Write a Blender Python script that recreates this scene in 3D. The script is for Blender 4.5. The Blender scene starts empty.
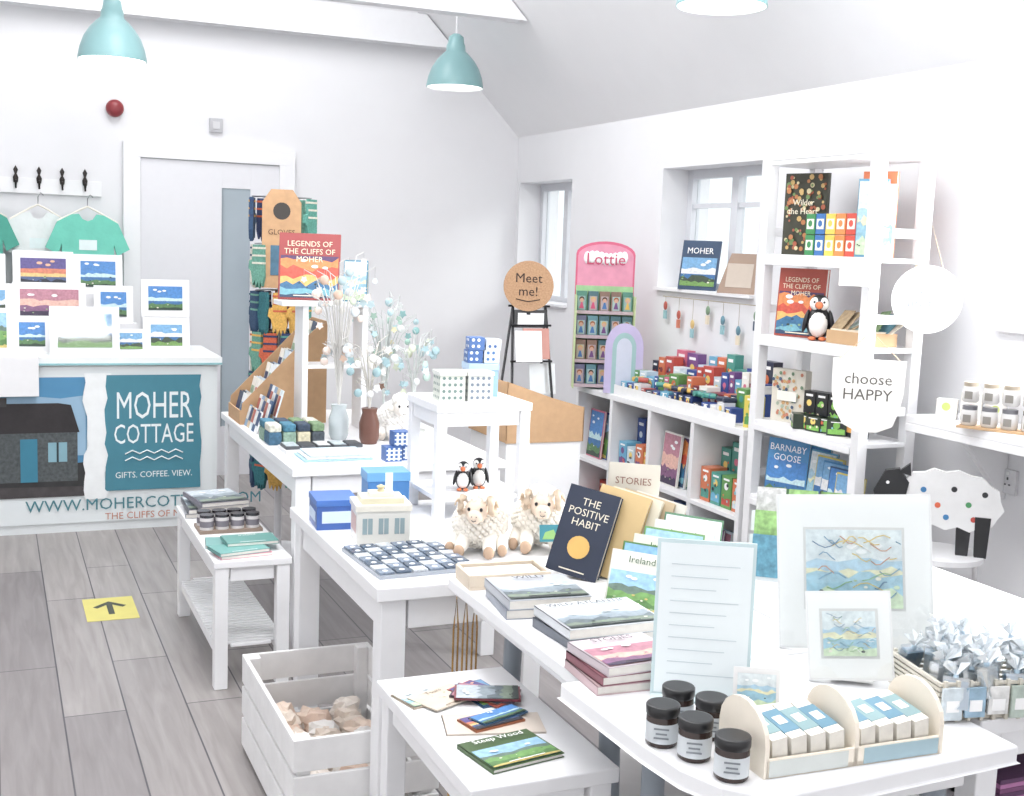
import bpy, math, random
from mathutils import Vector, Matrix
random.seed(11)
rad=math.radians
COL=bpy.context.scene.collection

# ------------------------------------------------------------ materials
def lin(h):
    h=h.lstrip('#'); o=[]
    for i in (0,2,4):
        c=int(h[i:i+2],16)/255.0
        o.append(c/12.92 if c<=.04045 else ((c+.055)/1.055)**2.4)
    return o
_M={}
def m(hexc,rough=.55,var=.07,scale=25.0,metal=0.0,emit=0.0,bump=0.0):
    key=(hexc,rough,var,scale,metal,emit,bump)
    if key in _M: return _M[key]
    mt=bpy.data.materials.new('paint_'+hexc.strip('#')+('_e' if emit else '')); mt.use_nodes=True
    nt=mt.node_tree; p=nt.nodes['Principled BSDF']; c=lin(hexc)
    L=.3*c[0]+.6*c[1]+.1*c[2]; c=[x*.86+L*.14 for x in c]; c=[x*.97+.011 for x in c]  # haze put into every colour: greyed and lifted
    tc=nt.nodes.new('ShaderNodeTexCoord'); nz=nt.nodes.new('ShaderNodeTexNoise')
    nz.inputs['Scale'].default_value=scale; nz.inputs['Detail'].default_value=3
    nt.links.new(tc.outputs['Object'],nz.inputs['Vector'])
    mx=nt.nodes.new('ShaderNodeMix'); mx.data_type='RGBA'
    mx.inputs[6].default_value=[max(0,x*(1-var)) for x in c]+[1]
    mx.inputs[7].default_value=[min(1,x*(1+var)) for x in c]+[1]
    nt.links.new(nz.outputs['Fac'],mx.inputs[0]); nt.links.new(mx.outputs[2],p.inputs['Base Color'])
    p.inputs['Roughness'].default_value=rough; p.inputs['Metallic'].default_value=metal
    if emit:
        p.inputs['Emission Color'].default_value=c+[1]; p.inputs['Emission Strength'].default_value=emit
    if bump:
        bp=nt.nodes.new('ShaderNodeBump'); bp.inputs['Strength'].default_value=bump; bp.inputs['Distance'].default_value=.01
        nt.links.new(nz.outputs['Fac'],bp.inputs['Height']); nt.links.new(bp.outputs['Normal'],p.inputs['Normal'])
    _M[key]=mt; return mt

def floor_mat():
    mt=bpy.data.materials.new('grey_plank_floor'); mt.use_nodes=True; nt=mt.node_tree; p=nt.nodes['Principled BSDF']
    tc=nt.nodes.new('ShaderNodeTexCoord'); mp=nt.nodes.new('ShaderNodeMapping'); mp.inputs['Rotation'].default_value=(0,0,rad(90))
    nt.links.new(tc.outputs['Object'],mp.inputs['Vector'])
    br=nt.nodes.new('ShaderNodeTexBrick'); br.offset=.37; br.offset_frequency=2
    br.inputs['Color1'].default_value=lin('#a09b99')+[1]; br.inputs['Color2'].default_value=lin('#868182')+[1]
    br.inputs['Mortar'].default_value=lin('#504e54')+[1]
    br.inputs['Scale'].default_value=1; br.inputs['Brick Width'].default_value=1.3; br.inputs['Row Height'].default_value=.19
    br.inputs['Mortar Size'].default_value=.0028; br.inputs['Mortar Smooth'].default_value=.2; br.inputs['Bias'].default_value=-.1
    nt.links.new(mp.outputs[0],br.inputs['Vector'])
    mp2=nt.nodes.new('ShaderNodeMapping'); mp2.inputs['Scale'].default_value=(14,1.1,1)
    nt.links.new(tc.outputs['Object'],mp2.inputs['Vector'])
    nz=nt.nodes.new('ShaderNodeTexNoise'); nz.inputs['Scale'].default_value=2.2; nz.inputs['Detail'].default_value=8; nz.inputs['Distortion'].default_value=.6
    nt.links.new(mp2.outputs[0],nz.inputs['Vector'])
    rp=nt.nodes.new('ShaderNodeValToRGB'); rp.color_ramp.elements[0].position=.3; rp.color_ramp.elements[0].color=(.78,.77,.76,1)
    rp.color_ramp.elements[1].position=.7; rp.color_ramp.elements[1].color=(1.06,1.06,1.06,1)
    nt.links.new(nz.outputs['Fac'],rp.inputs[0])
    mx=nt.nodes.new('ShaderNodeMix'); mx.data_type='RGBA'; mx.blend_type='MULTIPLY'; mx.inputs[0].default_value=1
    nt.links.new(br.outputs['Color'],mx.inputs[6]); nt.links.new(rp.outputs[0],mx.inputs[7]); nt.links.new(mx.outputs[2],p.inputs['Base Color'])
    p.inputs['Roughness'].default_value=.42
    return mt
def pane_mat(name,tint,gl=.08):
    mt=bpy.data.materials.new(name); mt.use_nodes=True; nt=mt.node_tree; nt.nodes.clear()
    o=nt.nodes.new('ShaderNodeOutputMaterial'); t=nt.nodes.new('ShaderNodeBsdfTransparent'); g=nt.nodes.new('ShaderNodeBsdfGlossy'); mx=nt.nodes.new('ShaderNodeMixShader')
    t.inputs[0].default_value=tint+[1]; g.inputs['Roughness'].default_value=.05; mx.inputs[0].default_value=gl
    nt.links.new(t.outputs[0],mx.inputs[1]); nt.links.new(g.outputs[0],mx.inputs[2]); nt.links.new(mx.outputs[0],o.inputs[0]); return mt
PANE=pane_mat('window_glass',[.96,.98,.98]); CLEAR=pane_mat('clear_plastic',[.97,.98,.98],.06)

WHITE=m('#ededef',.4,.03); WALL=m('#e5e5e8',.85,.02,6); CEIL=m('#eeeef0',.9,.02,6); TRIM=m('#ececef',.4,.02)
PAPER=m('#e6e2da',.8,.08,90); BLACK=m('#1c1c20',.4); TEAL=m('#84b3b6',.35,.03); KRAFT=m('#c49a6c',.8,.1,40)
GREYLEG=m('#87919b',.4); CREAM=m('#f1e6d4',.6)

# ------------------------------------------------------------ mesh builder
def T(x=0,y=0,z=0): return Matrix.Translation((x,y,z))
def RX(a): return Matrix.Rotation(rad(a),4,'X')
def RY(a): return Matrix.Rotation(rad(a),4,'Y')
def RZ(a): return Matrix.Rotation(rad(a),4,'Z')
class B:
    def __init__(s,name,x=0,y=0,z=0,rz=0):
        s.name=name; s.v=[]; s.f=[]; s.fm=[]; s.sm=[]; s.mats=[]; s.M=Matrix.Identity(4); s.W=T(x,y,z)@RZ(rz)
    def mi(s,mt):
        if mt not in s.mats: s.mats.append(mt)
        return s.mats.index(mt)
    def add(s,vs,fs,mt,smooth=False):
        o=len(s.v); i=s.mi(mt)
        s.v.extend([tuple(s.M@Vector(v)) for v in vs])
        for f in fs: s.f.append([o+k for k in f]); s.fm.append(i); s.sm.append(smooth)
    def box(s,x0,x1,y0,y1,z0,z1,mt):
        vs=[(x,y,z) for x in (x0,x1) for y in (y0,y1) for z in (z0,z1)]
        s.add(vs,[(0,1,3,2),(4,6,7,5),(0,4,5,1),(2,3,7,6),(0,2,6,4),(1,5,7,3)],mt)
    def cb(s,x,y,z,w,d,h,mt): s.box(x-w/2,x+w/2,y-d/2,y+d/2,z,z+h,mt)
    def lathe(s,x,y,z,prof,mt,seg=24,smooth=True,cap=True):
        vs=[];n=len(prof)
        for k in range(seg):
            a=2*math.pi*k/seg
            for r,h in prof: vs.append((x+r*math.cos(a),y+r*math.sin(a),z+h))
        fs=[]
        for k in range(seg):
            k2=(k+1)%seg
            for j in range(n-1): fs.append((k*n+j,k2*n+j,k2*n+j+1,k*n+j+1))
        s.add(vs,fs,mt,smooth)
        if cap:
            for idx in (0,n-1):
                if prof[idx][0]>1e-4: s.add([vs[k*n+idx] for k in range(seg)],[list(range(seg))],mt)
    def cyl(s,x,y,z,r,h,mt,seg=20): s.lathe(x,y,z,[(r,0),(r,h)],mt,seg)
    def ell(s,x,y,z,rx,ry,rz,mt,u=12,v=8):
        vs=[(x,y,z-rz)]
        for j in range(1,v):
            p=-math.pi/2+math.pi*j/v
            for i in range(u):
                a=2*math.pi*i/u; vs.append((x+rx*math.cos(p)*math.cos(a),y+ry*math.cos(p)*math.sin(a),z+rz*math.sin(p)))
        vs.append((x,y,z+rz)); fs=[]
        for i in range(u):
            i2=(i+1)%u; fs.append((0,1+i2,1+i)); L=1+(v-2)*u; fs.append((L+i,L+i2,len(vs)-1))
            for j in range(v-2): fs.append((1+j*u+i,1+j*u+i2,1+(j+1)*u+i2,1+(j+1)*u+i))
        s.add(vs,fs,mt,True)
    def tube(s,pts,r,mt,seg=7):
        pts=[Vector(p) for p in pts]; n=len(pts); rs=r if isinstance(r,(list,tuple)) else [r]*n; vs=[]
        for i,p in enumerate(pts):
            t=(pts[min(i+1,n-1)]-pts[max(i-1,0)]).normalized()
            a=Vector((0,0,1)) if abs(t.z)<.9 else Vector((1,0,0)); u=t.cross(a).normalized(); w=t.cross(u)
            for k in range(seg):
                g=2*math.pi*k/seg; vs.append(tuple(p+(u*math.cos(g)+w*math.sin(g))*rs[i]))
        fs=[(i*seg+k,i*seg+(k+1)%seg,(i+1)*seg+(k+1)%seg,(i+1)*seg+k) for i in range(n-1) for k in range(seg)]
        fs+= [list(range(seg)),list(range((n-1)*seg,n*seg))]
        s.add(vs,fs,mt,True)
    def prism(s,p2,y0,y1,mt):      # polygon in local XZ, thickness along Y
        n=len(p2); vs=[(x,y0,z) for x,z in p2]+[(x,y1,z) for x,z in p2]
        fs=[list(range(n)),list(range(2*n-1,n-1,-1))]+[(i,(i+1)%n,n+(i+1)%n,n+i) for i in range(n)]
        s.add(vs,fs,mt)
    def flatp(s,p2,y,mt): s.add([(x,y,z) for x,z in p2],[list(range(len(p2)))],mt)
    def disc(s,x,y,z,r,mt,sx=1,seg=18): s.flatp([(x+r*sx*math.cos(2*math.pi*k/seg),z+r*math.sin(2*math.pi*k/seg)) for k in range(seg)],y,mt)
    def layer(s,w,z0,z1,jag,mt,y,n=9,cx=0):
        p=[(cx-w/2,z0),(cx+w/2,z0)]
        for k in range(n,-1,-1): p.append((cx-w/2+w*k/n,z1+random.uniform(-jag,jag) if jag else z1))
        s.flatp(p,y,mt)
    def text(s,txt,size,mt,x,z,y,align='CENTER',sx=1.0):
        cu=bpy.data.curves.new('tmp','FONT'); cu.body=txt; cu.size=size; cu.align_x=align; cu.resolution_u=2; cu.space_line=1.0
        ob=bpy.data.objects.new('tmp',cu); COL.objects.link(ob)
        me=bpy.data.meshes.new_from_object(ob)
        vs=[(x+v.co.x*sx,y,z+v.co.y) for v in me.vertices]; fs=[list(p.vertices) for p in me.polygons]
        if fs: s.add(vs,fs,mt)
        bpy.data.objects.remove(ob); bpy.data.curves.remove(cu); bpy.data.meshes.remove(me)
    def done(s,bevel=0.0):
        me=bpy.data.meshes.new(s.name); me.from_pydata(s.v,[],s.f)
        for mt in s.mats: me.materials.append(mt)
        for i,p in enumerate(me.polygons): p.material_index=s.fm[i]; p.use_smooth=s.sm[i]
        me.update(); ob=bpy.data.objects.new(s.name,me); COL.objects.link(ob); ob.matrix_world=s.W
        if bevel:
            bv=ob.modifiers.new('bevel','BEVEL'); bv.width=bevel; bv.segments=2; bv.limit_method='ANGLE'; bv.angle_limit=rad(50)
        return ob

# art helpers: layered printed artwork on a flat sheet facing local -Y
def art(b,kind,w,z0,z1,y,cx=0):
    h=z1-z0; e=.0005
    C={'sunset':[('#5c4f92',0,1,0),('#d77a58',0,.62,.02),('#f2c070',0,.45,.02),('#4a5f8c',0,.32,0),('#232838',0,.2,.06)],
       'blue':[('#3f86cc',0,1,0),('#bfe0f0',.0,.5,.05),('#2f6fa8',0,.38,0),('#4f7d46',0,.25,.06),('#263f30',0,.1,.03)],
       'cliff':[('#6fa8d4',0,1,0),('#e8eef2',.0,.62,.06),('#2f6ea8',0,.42,0),('#3c4d3a',0,.34,.1),('#6d9a48',0,.16,.05)],
       'field':[('#8fbfe0',0,1,0),('#5f7a6c',0,.6,.05),('#6aa04a',0,.45,.06),('#4d8038',0,.25,.07),('#c9b45a',0,.08,.02)],
       'rose':[('#b8788a',0,1,0),('#e8b0a0',0,.6,.05),('#86567e',0,.35,.05),('#3a2a4a',0,.15,.04)],
       'legend':[('#5a3a6a',0,1,0),('#e8863a',0,.92,.06),('#d24a30',.0,.7,.1),('#f0b050',0,.5,.1),('#2f6f9a',0,.38,.12),('#6fb0c0',0,.2,.08),('#29486a',0,.08,.03)],
       'grey':[('#b9c4cc',0,1,0),('#8a98a2',0,.65,.08),('#5f6d74',0,.42,.1),('#7a8a78',0,.25,.07),('#3f4a48',0,.1,.03)],
       'sea':[('#d5e6f0',0,1,0),('#a4cadf',0,.62,.06),('#e8dfb4',0,.5,.05),('#8fc0d4',0,.42,.06),('#c4dbb4',0,.2,.08)]}[kind]
    for i,(c,a,t,j) in enumerate(C): b.layer(w,z0+a*h,z0+t*h,j*h,m(c,.4,.4,80),y-e*i,cx=cx)
    y-=e*len(C)
    q=min(w,h)
    for k in range(3): b.disc(cx+random.uniform(-.34,.34)*w,y-.0001*k,z0+h*random.uniform(.72,.9),q*random.uniform(.03,.055),m('#eef2f4' if kind!='sunset' else '#f0b890'),2.0,9)
    for k in range(7): b.disc(cx+random.uniform(-.44,.44)*w,y-.0004-.0001*k,z0+h*random.uniform(.08,.4),q*random.uniform(.012,.03),m(random.choice([C[-1][0],C[-2][0],'#e6e2d0','#8fb07a','#30423c']),.5),1.6,6)
    return y-.0012
def mounted(b,x,z,w,h,kind,rim=.2,y=0,lean=8,paper=None):
    b.M=T(x,y,z)@RX(-lean)
    b.box(-w/2,w/2,0,.004,0,h,paper or m('#f2f2f4',.35,.02))
    r=rim*min(w,h); art(b,kind,w-2*r,r,h-r,-.0015)
    b.M=Matrix.Identity(4)
def book(b,x,y,z,w,h,t,cov,rz=0,lean=0,flat=False,title=None,tc=None,kind=None,ts=.022,page=None,ry=0):
    cm=m(cov,.35,.06)
    b.M=T(x,y,z+(t/2 if flat else 0))@RZ(rz)@(RX(-90) if flat else RX(-lean))@RY(ry)
    zo=-h/2 if flat else 0
    b.box(-w/2,w/2,-t/2,-t/2+.0015,zo,zo+h,cm); b.box(-w/2,w/2,t/2-.0015,t/2,zo,zo+h,cm); b.box(-w/2,-w/2+.0015,-t/2,t/2,zo,zo+h,cm)
    b.box(-w/2+.001,w/2-.003,-t/2+.001,t/2-.001,zo+.002,zo+h-.002,page or PAPER)
    y0=-t/2-.0008
    if kind: y0=art(b,kind,w*.94,zo+h*.03,zo+h*(.66 if title else .97),y0)
    if title:
        b.text(title,ts,m(tc or '#ffffff',.5),0,zo+h*.80,y0-.0006)
        b.box(-w*.25,w*.25,y0-.0012,y0-.0006,zo+h*.05,zo+h*.065,m(tc or '#ffffff',.5))
    b.M=Matrix.Identity(4)
def product(b,x,y,z,w,d,h,c1,c2,rz=0,lean=0):
    b.M=T(x,y,z)@RZ(rz)@RX(-lean)
    b.cb(0,0,0,w,d,h,m(c1,.35,.08)); y0=-d/2-.0008
    b.layer(w*.86,h*.1,h*random.uniform(.3,.5),h*.05,m(c2,.4,.3,90),y0,5)
    b.disc(0,y0-.0004,h*.68,min(w,h)*.22,m(random.choice(['#ffffff','#f4d35e',c2]),.4))
    b.box(-w*.3,w*.3,y0-.001,y0,h*.86,h*.92,m('#ffffff',.5))
    for k in range(4): b.disc(random.uniform(-.35,.35)*w,y0-.0012-.0002*k,h*random.uniform(.12,.8),min(w,h)*random.uniform(.06,.12),m(random.choice([c2,'#f0e2c0','#e8622f','#7ac0c8','#2a2a3a']),.5),1,7)
    b.M=Matrix.Identity(4)

# ------------------------------------------------------------ room
XR,YB,XL,YF=3.36,7.75,-1.5,-1.6; EV=2.28; RIDX=.93; RIDZ=EV+(XR-RIDX)*1.0
b=B('floor'); b.box(XL-.3,XR+.3,YF,YB+.3,-.1,0,floor_mat()); b.done()
b=B('wall_back'); b.prism([(XL-.3,0),(XR+.3,0),(XR+.3,EV),(RIDX,RIDZ+.3),(XL-.3,EV)],YB,YB+.2,WALL); b.done()
WIN=[(6.88,7.70,1.16,1.97),(4.84,5.76,1.33,1.985),(2.15,3.31,1.3,1.95)]
b=B('wall_right'); ys=sorted([YF]+[w for W in WIN for w in W[:2]]+[YB]); t=.3
for i in range(len(ys)-1):
    a,c=ys[i],ys[i+1]; W=[w for w in WIN if abs(w[0]-a)<1e-6]
    if W: b.box(XR,XR+t,a,c,0,W[0][2],WALL); b.box(XR,XR+t,a,c,W[0][3],EV+.05,WALL)
    else: b.box(XR,XR+t,a,c,0,EV+.05,WALL)
b.done()
b=B('wall_left'); b.box(XL-.2,XL,3.2,YB,0,EV+.05,WALL); b.done()
b=B('ceiling')
b.prism([(XR+.3,EV-.3),(RIDX,RIDZ),(RIDX,RIDZ+.12),(XR+.3,EV-.18)],YF,YB,CEIL)
b.prism([(XL-.22,EV-.2+.0),(RIDX,RIDZ),(RIDX,RIDZ+.12),(XL-.22,EV-.08)],YF,YB,CEIL); b.done()
for i,y in enumerate((7.62,6.44)):
    b=B('trim_%d'%(i+1)); zb=2.815; zt=3.0
    b.prism([(XL+.5,zb),(XR-(zb-EV)-.02,zb),(XR-(zt-EV)-.02,zt),(XL+.5,zt)],y,y+.12,TRIM); b.done(.006)
b=B('baseboard_back'); b.box(XL,.72,YB-.02,YB,0,.13,TRIM); b.box(1.81,XR,YB-.02,YB,0,.13,TRIM); b.done(.004)
b=B('baseboard_right'); b.box(XR-.02,XR,0,YB-.02,0,.13,TRIM); b.done(.004)
FR=m('#d2d4da',.4,.02)
for i,(y0,y1,z0,z1) in enumerate(WIN):
    b=B('window_%d'%(i+1)); f=.05; xa,xb=XR+.16,XR+.21
    b.box(xa,xb,y0,y0+f,z0,z1,FR); b.box(xa,xb,y1-f,y1,z0,z1,FR); b.box(xa+.002,xb-.002,y0+f,y1-f,z0,z0+f,FR); b.box(xa+.002,xb-.002,y0+f,y1-f,z1-f,z1,FR)
    ym=(y0+y1)/2; b.box(xa+.001,xb-.001,ym-.03,ym+.03,z0+f,z1-f,FR)
    if i:
        zm=(z0+z1)/2+.12
        b.box(xa+.01,xb-.01,y0+f,ym-.03,zm,zm+.025,FR); b.box(xa+.01,xb-.01,ym+.03,y1-f,zm,zm+.025,FR)
    b.box(xa+.03,xa+.034,y0+f,y1-f,z0+f,z1-f,PANE)
    b.box(XR-.03,xa-.001,y0+.001,y1-.001,z0,z0+.015,TRIM)
    b.done()
b=B('garden_hedge',11,4.5,-.1); hd=m('#cfdac8',.9,.25,2)
b.ell(0,0,.6,.9,9,1.1,hd,24,10)
for k in range(60): b.ell(random.uniform(-.8,.2),random.uniform(-8,8),random.uniform(.9,1.6),.5,.7,.35,hd,8,6)
b.done()
# door
b=B('door_1'); DX0,DX1,DH=.745,1.795,2.08; YD=YB-.003
for a,c in ((DX0,DX0+.1),(DX1-.1,DX1)): b.box(a,c,YB-.045,YD,0,DH-.09,TRIM)
b.box(DX0,DX1,YB-.045,YD,DH-.09,DH,TRIM)
DW=m('#e0e0e5',.35,.02); b.box(DX0+.1,1.34,YB-.028,YD,0,DH-.09,DW); b.box(1.515,DX1-.1,YB-.028,YD,0,DH-.09,DW)
b.box(1.34,1.515,YB-.028,YD,0,.32,DW); b.box(1.34,1.515,YB-.028,YD,1.83,DH-.09,DW)
b.box(1.34,1.515,YB-.02,YB-.014,.32,1.83,m('#a3b1bb',.12,.1,3))
b.box(1.335,1.345,YB-.031,YB-.028,.32,1.83,m('#8a959c')); b.box(DX0+.098,DX0+.103,YB-.030,YB-.027,0,DH-.09,m('#a9a9ae')); b.box(DX0+.1,DX1-.1,YB-.030,YB-.027,DH-.096,DH-.09,m('#b4b4b8'))
b.tube([(.90,YB-.03,1.0),(.90,YB-.07,1.0),(1.0,YB-.07,1.0)],.009,m('#b8b8bc',.25,.02,metal=1)); b.done(.002)
b=B('fire_alarm_sounder',.70,YB-.002,2.27); b.M=RX(90); b.lathe(0,0,0,[(.052,0),(.052,.02),(.045,.045),(.02,.055),(0,.057)],m('#92222c',.35)); b.M=Matrix.Identity(4); b.done()
b=B('wall_switch_box',1.30,YB-.002,2.17); b.box(-.04,.04,-.02,0,0,.085,m('#b9b9be')); b.box(-.022,.022,-.026,-.02,.02,.065,m('#d2d2d5')); b.done(.003)
b=B('wall_power_socket',XR-.002,3.22,.72); b.box(-.012,0,-.075,.075,0,.088,m('#d9d9dc'))
for y in (-.037,.037):
    b.box(-.0135,-.012,y-.004,y+.004,.05,.06,m('#55555a')); b.box(-.0135,-.012,y-.013,y-.006,.03,.036,m('#55555a')); b.box(-.0135,-.012,y+.006,y+.013,.03,.036,m('#55555a')); b.box(-.015,-.012,y-.006,y+.006,.068,.08,m('#efefef'))
b.done(.002)

def pendant(x,y,z):
    b=B('pendant_lamp',x,y,z); cz=EV+(XR-max(x,RIDX*2-x))*1.0
    out=[(.174,0),(.172,.015),(.163,.06),(.143,.115),(.115,.16),(.083,.195),(.060,.215),(.056,.25),(.050,.262),(.044,.30),(.02,.318),(.008,.32)]
    b.lathe(0,0,0,out,TEAL,40,cap=False); b.lathe(0,0,0,[(r-.004,h) for r,h in out[:7]],m('#f2f4f4',.5),40,cap=False)
    b.lathe(0,0,0,[(.174,0),(.170,0)],TEAL,40,cap=False)
    b.lathe(0,0,.012,[(.0,.0),(.166,.0)],m('#fffdf6',.5,.01,emit=2.5),40,cap=False)
    b.tube([(0,0,.31),(0,0,cz-z+.02)],.005,m('#e8e8ea')); b.lathe(0,0,cz-z-.06,[(.05,0),(.05,.07)],m('#ececee')); b.done()
pendant(.60,6.75,2.42); pendant(2.60,7.0,2.475); pendant(2.58,4.05,2.475)

# coat rail + shirts
b=B('coat_hook_rail',0,YB-.002,0); b.box(-.6,.62,-.022,0,1.74,1.83,WHITE)
for k in range(8):
    x=-.5+.128*k+.13; hk=m('#2a2320',.3,metal=.6)
    b.lathe(x,-.03,1.80,[(.012,0),(.016,.03),(.006,.05),(.014,.075),(0,.1)],hk,10)
    b.tube([(x,-.02,1.8),(x,-.06,1.77),(x,-.075,1.79),(x,-.08,1.815)],.006,hk)
b.done(.002)
def shirt(x,y,z,col,w=.46):
    b=B('hanging_tshirt',x,y,z); cm=m(col,.85,.12,12,bump=.4); k=w/.46
    P=[(-.05,0),(-.09,-.005),(-.17,-.05),(-.235,-.2),(-.165,-.24),(-.145,-.17),(-.15,-.62),(.15,-.62),(.145,-.17),(.165,-.24),(.235,-.2),(.17,-.05),(.09,-.005),(.05,0),(.03,-.03),(0,-.042),(-.03,-.03)]
    b.prism([(a*k,c) for a,c in P],-.02,.02,cm)
    b.tube([(-.17*k,0,-.045),(-.05,0,.02),(0,0,.045),(.05,0,.02),(.17*k,0,-.045)],.006,m('#e9e4d8'))
    b.tube([(0,0,.045),(0,0,.09),(.015,0,.115),(.03,0,.1)],.003,m('#9a9a9e',.3,metal=1))
    b.flatp([(-.05,-.21),(.05,-.21),(.05,-.15),(-.05,-.15)],-.022,m('#dfeeee'))
    b.done(.008)
shirt(-.08,7.62,1.64,'#3fa894'); shirt(.26,7.64,1.63,'#e4eae9',.42); shirt(.53,7.58,1.63,'#62cdb6')

# counter with banner
b=B('shop_counter',0,6.40,0); W0=m('#e6ecee',.4,.02)
b.box(-1.3,1.09,0,.65,0,.86,W0); b.box(-1.32,1.11,-.03,.67,.86,.90,m('#eff3f3',.3,.02)); b.box(-1.32,1.11,-.034,-.03,.862,.872,m('#8cc3ca'))
b.box(-1.3,1.07,-.012,-.0,.05,.855,m('#e4ebed',.35,.01)); y=-.0135
b.flatp([(-1.25,.19),(.43,.19),(.44,.80),(-1.25,.80)],y,m('#3f8cba',.4,.3,3))
b.layer(1.68,.40,.70,.03,m('#8fb6d2',.5,.15,6),y-.001,14,cx=-.41)
b.layer(1.68,.19,.36,.01,m('#2a2a2c',.6,.5,20),y-.002,10,cx=-.41)
b.flatp([(-.5,.27),(.39,.27),(.39,.53),(-.5,.53)],y-.003,m('#4a5154',.6,.8,60))
b.flatp([(-.55,.52),(.40,.52),(.36,.66),(.30,.67),(-.50,.67)],y-.004,m('#241e22',.6,.3,30))
b.flatp([(-.05,.655),(.06,.655),(.06,.70),(-.05,.70)],y-.005,m('#3c3a3c'))
b.flatp([(.12,.27),(.20,.27),(.20,.49),(.12,.49)],y-.005,m('#1e7f9c')); b.flatp([(.25,.37),(.34,.37),(.34,.47),(.25,.47)],y-.005,m('#7fb0c0')); b.flatp([(.29,.37),(.30,.37),(.30,.47),(.29,.47)],y-.006,m('#20343c'))
b.flatp([(-.1,.37),(.0,.37),(.0,.47),(-.1,.47)],y-.005,m('#7fb0c0')); b.flatp([(-1.2,.19),(.43,.19),(.43,.24),(-1.2,.27)],y-.005,m('#3f3a3c',.6,.4,25))
tp=[(.43,.17),(.54,.17)]+[(.53+random.uniform(-.02,.03),.17+.65*k/14) for k in range(15)]+[(.54,.82)]+[(.425+random.uniform(-.015,.02),.82-.65*k/14) for k in range(15)]
b.flatp(tp,y-.007,m('#eff3f4',.6)); sg=[(.53,.21),(1.0,.21)]+[(1.0+random.uniform(-.006,.006),.22+.59*k/10) for k in range(11)]+[(.53+random.uniform(-.01,.01),.81-.59*k/10) for k in range(11)]
b.flatp(sg,y-.008,m('#34859a',.5,.05)); wt=m('#e8f2f4')
b.text('MOHER',.20,wt,.765,.585,y-.009,sx=.56); b.text('COTTAGE',.145,wt,.765,.455,y-.009,sx=.60)
for k,zz in enumerate((.40,.365)):
    pts=[(.62+.29*i/8,y-.011,zz+(.018 if i%2 else 0)) for i in range(9)]
    b.tube(pts,.0035,wt,5)
b.text('GIFTS. COFFEE. VIEW.',.045,wt,.765,.275,y-.009,sx=.9)
b.text('WWW.MOHERCOTTAGE.COM',.085,m('#3a7f8c'),.14,.115,y-.008,align='LEFT',sx=1.0); b.text('THE CLIFFS OF MOHER',.05,m('#c8846a'),.52,.06,y-.008,align='LEFT')
b.done()
b=B('white_leaflet_holder',.02,6.34,.71); b.box(-.2,.19,.0,.018,0,.2,WHITE); b.box(-.2,.19,.018,.029,.19,.2,WHITE); b.done(.003)

b=B('mounted_print_display',0,6.6,.90)
b.box(-.35,.72,.12,.22,0,.15,WHITE); b.box(-.3,.62,.22,.32,0,.3,WHITE)
for (x,z,w,h,k,y,l) in [(.255,.30,.30,.22,'sunset',.235,6),(.53,.30,.25,.21,'blue',.235,6),(-.06,.30,.26,.2,'field',.235,6),
        (.28,.15,.36,.21,'rose',.135,8),(-.02,.15,.24,.2,'cliff',.135,8),(.60,.15,.2,.2,'blue',.135,8),
        (.19,.0,.19,.19,'blue',.04,10),(.02,.0,.15,.23,'field',.04,10),(.66,.0,.19,.13,'cliff',.0,10),(-.2,0,.2,.2,'sunset',.04,10)]:
    mounted(b,x,z,w,h,k,.17,y,l)
b.M=Matrix.Identity(4); b.done()
b=B('framed_print',.44,6.52,.90); mounted(b,0,0,.34,.25,'cliff',.15,0,10,m('#f3f3f5',.2,.01)); b.M=RX(-10); b.box(-.17,.17,-.0095,-.0075,.01,.24,CLEAR); b.M=Matrix.Identity(4); b.done()
b=B('mounted_photo_print',.86,6.62,.90); mounted(b,0,.19,.25,.20,'blue',.18,.05,6); mounted(b,.0,0,.24,.19,'cliff',.2,0,8); b.box(-.1,.1,.06,.12,0,.19,WHITE); b.done()

# ------------------------------------------------------------ tables
def table(name,x0,x1,y0,y1,z,top=.03,leg=.05,apron=.07,ins=.02,shelf=None,slats=False,lm=None,ang=0):
    b=B(name,(x0+x1)/2,(y0+y1)/2,0,ang); w=(x1-x0)/2; d=(y1-y0)/2
    b.box(-w,w,-d,d,z-top,z,WHITE)
    for sx in (-1,1):
        for sy in (-1,1):
            cx=sx*(w-ins-leg/2); cy=sy*(d-ins-leg/2); b.cb(cx,cy,0,leg,leg,z-top,lm or WHITE)
    i=ins+.008; zt=z-top
    b.box(-w+i+leg,w-i-leg,-d+i,-d+i+.02,zt-apron,zt,WHITE); b.box(-w+i+leg,w-i-leg,d-i-.02,d-i,zt-apron,zt,WHITE)
    b.box(-w+i,-w+i+.02,-d+i+leg,d-i-leg,zt-apron,zt,WHITE); b.box(w-i-.02,w-i,-d+i+leg,d-i-leg,zt-apron,zt,WHITE)
    if shelf is not None:
        if slats:
            b.box(-w+i,-w+i+.03,-d+i+leg,d-i-leg,shelf-.03,shelf,WHITE); b.box(w-i-.03,w-i,-d+i+leg,d-i-leg,shelf-.03,shelf,WHITE)
            n=int((2*d-2*i)/.03)
            for k in range(n):
                yy=-d+i+.02+(2*d-2*i-.04)*k/(n-1); b.box(-w+i+(.05 if abs(yy)>d-i-leg else 0),w-i-(.05 if abs(yy)>d-i-leg else 0),yy-.008,yy+.008,shelf,shelf+.012,WHITE)
        else: b.box(-w+i+.004,w-i-.004,-d+i+leg,d-i-leg,shelf-.018,shelf,WHITE); b.box(-w+i+leg,w-i-leg,-d+i,d-i,shelf-.018,shelf,WHITE)
    return b.done(.003)
table('low_slatted_bench',.67,.935,3.98,4.88,.45,.025,.045,.05,.005,.14,True)
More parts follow.
